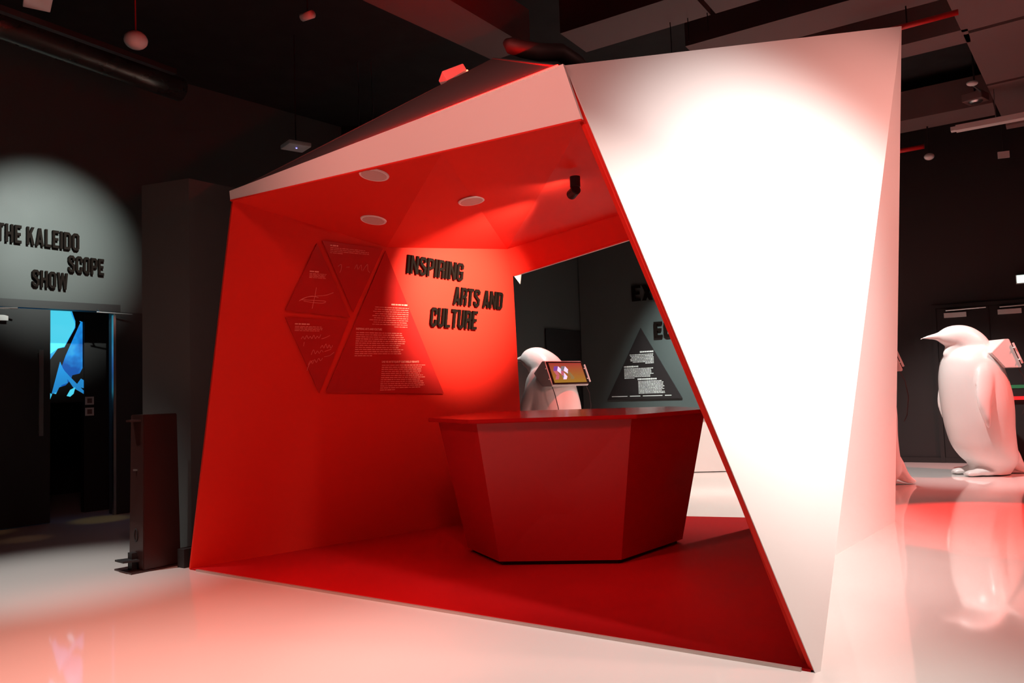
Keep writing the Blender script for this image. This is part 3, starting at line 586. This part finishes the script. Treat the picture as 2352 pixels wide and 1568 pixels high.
def penguin(loc, rz, yaw, label, hs=0.0, hr=1.0):
    r = empty('penguin_sculpture', loc, label, 'sculpture', 'white penguin sculptures with tablets'); r.rotation_euler.z = rz; LOCAL.add(r.name)
    o = link('body', penguin_mesh(yaw, hs, hr), M['peng'], r, smooth=True)
    md = o.modifiers.new('remesh', 'REMESH'); md.mode = 'VOXEL'; md.voxel_size = 0.016; md.use_smooth_shade = True
    ms = o.modifiers.new('smooth', 'SMOOTH'); ms.factor = 0.5; ms.iterations = 7
    # wedge shaped tablet housing on the back
    W = 0.40
    prof = [(.05, 1.62), (.235, 1.795), (.295, 1.795), (.435, 1.435), (.425, 1.415), (.22, 1.42)]
    bm = bmesh.new(); prism(bm, [(x, -W, z) for x, z in prof], (0, 2*W, 0)); bmesh.ops.bevel(bm, geom=bm.edges[:], offset=0.006, segments=2, affect='EDGES')
    h = link('tablet_housing', bm, M['plast'], r)
    a, b = Vector((.300, 0, 1.782)), Vector((.434, 0, 1.440)); t = (b-a).normalized(); n = Vector((-t.z, 0, t.x))
    if n.x < 0: n = -n
    bm = bmesh.new(); prism(bm, [a + Vector((0, -W+.012, 0)) + n*.004, a + Vector((0, W-.012, 0)) + n*.004, b + Vector((0, W-.012, 0)) + n*.004, b + Vector((0, -W+.012, 0)) + n*.004], n*.012); link('bezel', bm, M['bezel'], h)
    sa = a + t*.025; sb = b - t*.025
    bm = bmesh.new(); prism(bm, [sa + Vector((0, -W+.045, 0)) + n*.0165, sa + Vector((0, W-.045, 0)) + n*.0165, sb + Vector((0, W-.045, 0)) + n*.0165, sb + Vector((0, -W+.045, 0)) + n*.0165], n*.002); link('screen', bm, M['tab'], h)
    # lozenge pattern of the screen logo
    def lz(u, v): return sa.lerp(sb, v) + Vector((0, -W+.045 + u*(2*W-.09), 0)) + n*.0195
    cols = {'p': 'violet', 'i': 'ice', 's': 'slate', 'o': 'olive', 'm': 'mauve'}
    cell = [('p', (.08, .17), (.20, .17), (.13, .40), (.02, .40)), ('i', (.205, .17), (.27, .32), (.225, .56), (.135, .40)), ('m', (.02, .41), (.13, .41), (.165, .62), (.07, .62)),
            ('m', (.07, .63), (.165, .63), (.10, .84), (.0, .84)), ('s', (.30, .17), (.41, .17), (.33, .40), (.235, .40)), ('i', (.415, .17), (.48, .34), (.435, .55), (.335, .40)),
            ('m', (.225, .42), (.325, .42), (.31, .66), (.225, .62)), ('i', (.325, .50), (.39, .70), (.34, .84), (.24, .84)), ('o', (.455, .38), (.53, .52), (.485, .72), (.435, .56)),
            ('o', (.535, .53), (.595, .74), (.57, .84), (.46, .84)), ('s', (.235, .65), (.30, .68), (.27, .74), (.235, .78))]
    bms = {}
    for c, *q in cell:
        bmm = bms.setdefault(c, bmesh.new()); prism(bmm, [lz(u + .05, v) for u, v in q], n*.001)
    for c, bmm in bms.items(): tag(link('logo_pattern', bmm, M[cols[c]], h), kind='stuff')
    for sg in (-1, 1):
        bm = bmesh.new(); m0 = a + t*.05 + Vector((0, sg*(W+.03), 0)); m1 = b - t*.03 + Vector((0, sg*(W+.03), 0)); prism(bm, [m0, m0 + Vector((0, .016, 0)), m1 + Vector((0, .016, 0)), m1], n*.02)
        bx(bm, m0 + t*.06 - Vector((0, sg*.01, 0)), (.014, .05, .014)); bx(bm, m1 - t*.06 - Vector((0, sg*.01, 0)), (.014, .05, .014)); link('side_rail', bm, M['plast'], h)
        bm = bmesh.new(); tube(bm, [(.40, sg*(W-.02)*0.98, 1.42), (.46, sg*(W-.02), 1.30), (.50, sg*(W-.04), 1.10), (.49, sg*(W-.08), .88), (.47, sg*(W-.12), .80)], .006, 6); link('cable', bm, M['black'], r)
    return r
penguin((6.19, 10.62, 0), 0.0, 0.0, 'white penguin sculpture in side view at far right, nearest the dark doors')
penguin((4.30, 9.93, 0), 0.0, 0.0, 'white penguin sculpture almost hidden behind the booth, only its tail showing')
penguin((0.55, 11.75, 0), R_(-47), R_(0), 'white penguin sculpture seen from behind over the red counter, tablet facing camera', 0.17, 1.12).scale = (0.97, 0.97, 0.97)

# ---------------------------------------------------------------- video image in the doorway
v = empty('video_wall', FLW.at(0.2, 1.2, -0.40), 'lit blue abstract video screen seen through dark doorway on the left', 'screen')
fslab('screen_panel', FLW, rect(-0.2, 1.39, 1.06, 2.60), -0.62, -0.58, M['bezel'], v)
fslab('screen_image', FLW, rect(-0.19, 1.40, 1.055, 2.59), -0.579, -0.572, M['video'], v)
def shard(pts, m, d=-0.571):   # graphic shapes shown on the screen
    fslab('screen_shape', FLW, [(.684 + (x-115)*.005, 1.415 + (917-y)*.00533) for x, y in pts], d, d+0.001, M[m], v)
shard([(112, 700), (158, 706), (172, 742), (170, 752), (147, 795), (132, 800), (112, 815)], 'shardl')
shard([(160, 700), (196, 700), (196, 738), (182, 734), (178, 742), (172, 752), (172, 735)], 'black', -.5695)
shard([(180, 734), (184, 737), (150, 815), (118, 905), (112, 900), (112, 830), (132, 800), (147, 797), (172, 750)], 'black', -.569)
shard([(118, 905), (137, 830), (143, 845), (154, 862), (154, 880), (140, 885), (130, 900)], 'shardm', -.5685)
shard([(193, 838), (182, 858), (165, 862), (162, 872), (150, 885), (135, 890), (128, 905), (120, 903), (112, 925), (196, 925), (196, 838)], 'black', -.568)
shard([(135, 838), (160, 866), (193, 900), (193, 907), (168, 892), (140, 850)], 'shardm', -.5675)
shard([(152, 910), (160, 896), (172, 890), (168, 905), (160, 912)], 'shardl', -.5672)
shard([(172, 888), (185, 870), (193, 875), (193, 893)], 'shardm', -.567)
# ---------------------------------------------------------------- overhead: ducts, tray, fittings
def duct(name, quads, label, z=5.0, hgt=0.42, cat='duct', m='duct'):
    c = Vector((0, 0, 0)); n = 0
    for q in quads:
        for p in q: c += Vector((*p, z)); n += 1
    e = empty(name, c/n, label, cat)
    for q in quads:
        bm = bmesh.new(); prism(bm, [(*p, z) for p in q], (0, 0, hgt)); link('duct_section', bm, M[m], e)
    for q in quads:
        bm = bmesh.new(); cc = sum((Vector(p) for p in q), Vector((0, 0)))/4; tube(bm, [(cc.x, cc.y, z+hgt), (cc.x, cc.y, HC)], 0.012, 6); link('hanger', bm, M['black'], e)
    return e
def strip(p, d, w, l, n, gap=0.05):
    """n sections of a straight duct from p along d, width w to the right of d"""
    d = Vector(d).normalized(); s = Vector((d.y, -d.x)); out = []; p = Vector(p); sl = l/n
    for i in range(n):
        a = p + d*(i*sl + gap/2); b = p + d*((i+1)*sl - gap/2); out.append([tuple(a), tuple(b), tuple(b + s*w), tuple(a + s*w)])
    return out
DL = (0.61, 0.79)
qs = []
base = Vector((4.02, 7.01))
for a, b in ((-1.9, 1.48), (1.56, 3.42), (3.50, 5.1)):
    pa = base + Vector(DL)*a; pb = base + Vector(DL)*b; s = Vector((0.79, -0.61))*1.7; qs.append([tuple(pa), tuple(pb), tuple(pb+s), tuple(pa+s)])
duct('ceiling_duct', qs, 'wide dark main duct running away along the ceiling at far right')
DC = (-0.82, 0.572); DD = (-0.834, 0.552)
duct('ceiling_duct', strip((4.05, 6.93), DD, 0.55, 2.5, 1), 'cross duct directly above the top edge of the leaning white panel')
duct('ceiling_duct', strip((3.0, 6.30), DD, 0.57, 2.9, 2), 'cross duct farther left above the roof, crossed by thin hanging rods')
duct('ceiling_duct', strip((4.95, 8.075), DC, 0.40, 3.0, 1), 'narrow cross duct right of the booth, upper of two')
duct('ceiling_duct', strip((6.62, 10.37), DC, 0.62, 3.4, 1), 'cross duct right of the booth, lower of two')
duct('ceiling_duct', [[(-2.45, 5.62), (-1.32, 7.02), (-0.62, 6.92), (-1.75, 5.30)], [(-1.28, 7.07), (-0.10, 8.50), (0.30, 8.20), (-0.58, 6.97)]], 'dark box duct running above the booth roof apex')
bm = bmesh.new(); tube(bm, [(-4.85, 6.37, 4.8), (-4.52, 6.93, 4.8), (-3.9, 8.01, 4.8), (-3.6, 8.53, 4.8)], 0.13, 24)
o = link('round_duct', bm, M['metal'], None, True); tag(o, 'shiny round metal duct hanging in the dark at upper left', 'duct')
o.data.materials[0] = mat('dark_foil_duct', (0.10, 0.10, 0.09), 0.28, metal=0.8, noise=0.1, bump=0.2, bscale=12)
bm = bmesh.new(); frail = [Vector((-4.25, 5.79, 4.52)), Vector((-3.2, 7.46, 4.52))]; dd = (frail[1]-frail[0]).normalized(); ss = Vector((dd.y, -dd.x, 0))*0.03
prism(bm, [frail[0]-ss, frail[1]-ss, frail[1]+ss, frail[0]+ss], (0, 0, 0.05)); tag(link('lighting_track', bm, M['black']), 'thin black lighting track crossing below the round duct, upper left', 'lighting track')
e = empty('round_pendant', (-3.42, 7.13, 4.68), 'round white pendant loudspeaker hanging by the black track, upper left', 'pendant')
bm = bmesh.new(); ell(bm, (-3.42, 7.13, 4.72), (0.105, 0.105, 0.085)); link('housing', bm, M['plast'], e, True)
bm = bmesh.new(); tube(bm, [(-3.42, 7.13, 4.78), (-3.43, 7.13, 5.6)], 0.006, 6); link('cable', bm, M['redpipe'], e)
e = empty('ceiling_projector', (-3.82, 6.26, 4.7), 'white boxy unit at the very top left, above the round duct', 'projector')
box('housing', (-3.80, 6.25, 4.72), (0.20, 0.34, 0.12), M['plast'], e, R_(35), 0.01); bm = bmesh.new(); tube(bm, [(-3.80, 6.25, 4.78), (-3.80, 6.25, 5.6)], 0.012, 8); link('mount_pole', bm, M['black'], e)
e = empty('duct_label_sensor', (-1.87, 7.33, 5.0), 'small white labelled sensor under the dark ceiling, top centre-left', 'sensor')
bm = bmesh.new(); tube(bm, [(-1.92, 7.36, 5.0), (-1.80, 7.28, 4.99)], 0.038, 16); link('housing', bm, M['plast'], e, True)
bm = bmesh.new(); tube(bm, [(-1.86, 7.32, 5.03), (-1.86, 7.32, 5.6)], 0.008, 6); link('mount_pole', bm, M['black'], e)
e = empty('wireless_access_point', (-2.45, 9.0, 4.26), 'flat white wireless unit with tiny blue light, above booth left shoulder', 'access point')
box('housing', (-2.45, 9.0, 4.27), (0.27, 0.27, 0.05), M['plast'], e, R_(38), 0.015)
bm = bmesh.new(); tube(bm, [(-2.45, 9.0, 4.3), (-2.45, 9.0, 5.6)], 0.008, 6); link('mount_pole', bm, M['black'], e)
bm = bmesh.new(); ell(bm, (-2.44, 8.99, 4.242), (0.009, 0.009, 0.006)); link('indicator_light', bm, M['blue'], e)
e = empty('roof_speaker', (-0.37, 6.2, 3.86), 'small white box speaker mounted on the dark booth roof', 'speaker')
bm = bmesh.new(); mt = Matrix.Translation((-0.40, 6.15, 3.87)) @ Matrix.Rotation(R_(-28), 4, 'Y') @ Matrix.Rotation(R_(20), 4, 'Z'); bx(bm, (0, 0, 0), (0.20, 0.14, 0.09), 0, mt)
bmesh.ops.bevel(bm, geom=bm.edges[:], offset=0.005, segments=2, affect='EDGES'); link('housing', bm, M['plast'], e)
bm = bmesh.new(); ell(bm, (-0.285, 6.10, 3.895), (0.008, 0.008, 0.008)); link('indicator_light', bm, M['reddot'], e)
bm = bmesh.new(); tube(bm, [(-0.36, 6.2, 3.84), (-0.30, 6.25, 3.70)], 0.012, 6); link('bracket', bm, M['black'], e)
for x0, y0, lab in ((-1.86, 9.8, 'thin grey cable hanging behind the booth roof, left one of the pair'), (-1.68, 9.75, 'thin grey cable hanging behind the booth roof, right one of the pair')):
    bm = bmesh.new(); tube(bm, [(x0, y0, HC), (x0+.01, y0, 5.0), (x0-.005, y0, 4.6), (x0, y0, 4.2)], 0.008, 6)
    tag(link('hanging_cable', bm, M['metal']), lab, 'cable', 'pair of cables hanging behind the roof')
bm = bmesh.new(); tube(bm, [(0.03, 5.62, 3.90), (0.06, 5.60, 3.865), (0.15, 5.60, 3.835), (0.27, 5.6, 3.805), (0.42, 5.6, 3.80), (0.55, 5.75, 3.78), (0.75, 6.1, 3.70), (0.85, 6.5, 3.62)], [0.03, 0.06, 0.065, 0.065, 0.065, 0.065, 0.06, 0.05], 14)
tag(link('flexible_hose', bm, M['black'], None, True), 'sagging black flexible hose lying over the booth roof corner', 'hose')
for i, (x, y, zb) in enumerate([(1.70, 7.70, 4.55), (1.86, 7.62, 4.75), (2.03, 7.52, 4.8)]):
    lab = ['longest thin black rod hanging under the left cross duct, leftmost of three', 'thin black rod under the left cross duct, middle of three', 'thin black rod under the left cross duct, rightmost of three'][i]
    bm = bmesh.new(); tube(bm, [(x, y, 4.99), (x+.004, y, (4.99+zb)/2), (x, y, zb)], 0.005, 6)
    tag(link('hanging_rod', bm, M['black']), lab, 'rod', 'rods under the left cross duct')
bm = bmesh.new(); tube(bm, [(3.6, 7.82, 4.8), (4.36, 7.28, 4.8)], 0.028, 14); 
def pipe_parts(bm, hx, label):
    e = empty('sprinkler_pipe', hx, label, 'pipe'); link('pipe', bm, M['redpipe'], e, True)
    b2 = bmesh.new(); tube(b2, [hx, (hx[0], hx[1], HC)], 0.008, 6); link('hanger', b2, M['black'], e)
pipe_parts(bm, (4.0, 7.54, 4.8), 'red sprinkler pipe just right of the white panel top corner')
bm = bmesh.new(); tube(bm, [(5.7, 12.08, 4.8), (6.31, 11.63, 4.8)], 0.035, 14); pipe_parts(bm, (6.16, 11.74, 4.8), 'short red sprinkler pipe low at right, next to white dome')
o = None
bm = bmesh.new(); ell(bm, (6.2, 11.31, 4.55), (0.07, 0.07, 0.05)); e = empty('dome_camera', (6.2, 11.31, 4.6), 'small white dome camera beside the lower red pipe', 'camera'); link('dome', bm, M['plast'], e, True)
bm = bmesh.new(); tube(bm, [(6.2, 11.31, 4.58), (6.2, 11.31, HC)], 0.012, 6); link('mount_pole', bm, M['black'], e)
e = empty('ceiling_camera', (6.12, 10.0, 4.95), 'square dark ceiling unit with round lens and white side lamp, right', 'camera')
box('housing', (6.12, 9.98, 4.93), (0.24, 0.24, 0.10), M['duct'], e, R_(38), 0.01)
bm = bmesh.new(); disc(bm, (6.12, 9.98, 4.878), (0, 0, -1), 0.085, 0.02, 28, 0.06); link('lens_ring', bm, M['metal'], e)
bm = bmesh.new(); ell(bm, (5.86, 9.60, 4.98), (0.07, 0.05, 0.035)); link('side_lamp', bm, M['plast'], e); bm = bmesh.new(); tube(bm, [(6.05, 9.75, 4.93), (5.88, 9.62, 4.96)], 0.012, 8); link('lamp_arm', bm, M['metal'], e)
bm = bmesh.new(); tube(bm, [(6.12, 9.98, 4.97), (6.12, 9.98, HC)], 0.012, 6); link('mount_pole', bm, M['black'], e)
e = empty('ceiling_luminaire', (6.9, 9.9, 4.55), 'long pinkish suspended luminaire at the right edge under the wide duct', 'luminaire')
LU = Matrix.Translation((7.05, 9.38, 4.58)) @ Matrix.Rotation(math.atan2(-0.572, 0.82), 4, 'Z')
bm = bmesh.new(); bx(bm, (0, 0, 0), (2.7, 0.13, 0.07), 0, LU); bx(bm, (-1.38, 0, 0.0), (0.06, 0.10, 0.05), 0, LU); link('tube_housing', bm, M['plast'], e)
bm = bmesh.new(); bx(bm, (0.25, 0.17, -0.03), (2.1, 0.18, 0.06), 0, LU); link('gear_tray', bm, M['duct'], e)
bm = bmesh.new()
for t in (-0.9, 0.9): q = LU @ Vector((t, 0, 0.03)); tube(bm, [q, (q.x, q.y, HC)], 0.006, 6)
link('hanger', bm, M['metal'], e)
e = empty('ceiling_label_sign', (7.41, 11.5, 4.55), 'small white label plate under the ceiling at right, below luminaire', 'label')
box('plate', (7.38, 11.45, 4.58), (0.15, 0.02, 0.10), M['plast'], e, R_(-20), 0.0); bm = bmesh.new(); tube(bm, [(7.38, 11.45, 4.63), (7.38, 11.45, HC)], 0.006, 6); link('hanger', bm, M['black'], e)

# spotlight bodies on the ceiling for the room lamps
def track_spot(loc, tgt, label):
    e = empty('track_spotlight', loc, label, 'spotlight', 'spotlights of the room above the frame'); d = (Vector(tgt)-Vector(loc)).normalized(); L = Vector(loc) - d*0.06
    bm = bmesh.new(); tube(bm, [L - d*0.22, L - d*0.02], 0.05, 16); tube(bm, [L - d*0.02, L], [0.05, 0.045], 16, False); link('lamp_head', bm, M['black'], e)
    bm = bmesh.new(); tube(bm, [L - d*0.12, (L - d*0.12) + Vector((0, 0, HC - (L-d*0.12).z))], 0.015, 8); link('mount_pole', bm, M['black'], e)
for l, t in [((3.3, 1.2, 4.8), (1.9, 5.02, 1.88)), ((-4.5, 1.0, 4.9), (-3.4, 3.4, 0))]:
    track_spot(l, t, 'black track spotlight aimed at the leaning white panel, above the frame' if l[1] > 1.1 else 'black track spotlight aimed at the white floor, above the frame')

# two sockets on the dark partition inside the doorway
for i, (v0, lb) in enumerate(((1.385, 'white framed wall socket, upper of the pair inside dark doorway'), (1.248, 'white framed wall socket, lower of the pair inside dark doorway'))):
    e = empty('wall_socket', FLW.at(1.126, v0, -0.55), lb, 'socket', 'sockets inside the doorway')
    bm = bmesh.new(); c = None
    for a, b, cc_, d_ in ((-.05, -.05, .05, -.03), (-.05, .03, .05, .05), (-.05, -.03, -.03, .03), (.03, -.03, .05, .03)): frect(bm, FLW, 1.126+a, v0+b, 1.126+cc_, v0+d_, -0.549, -0.535)
    link('frame', bm, M['plast'], e)
    bm = bmesh.new(); frect(bm, FLW, 1.096, v0-.03, 1.156, v0+.03, -0.549, -0.542); link('insert', bm, M['duct'], e)
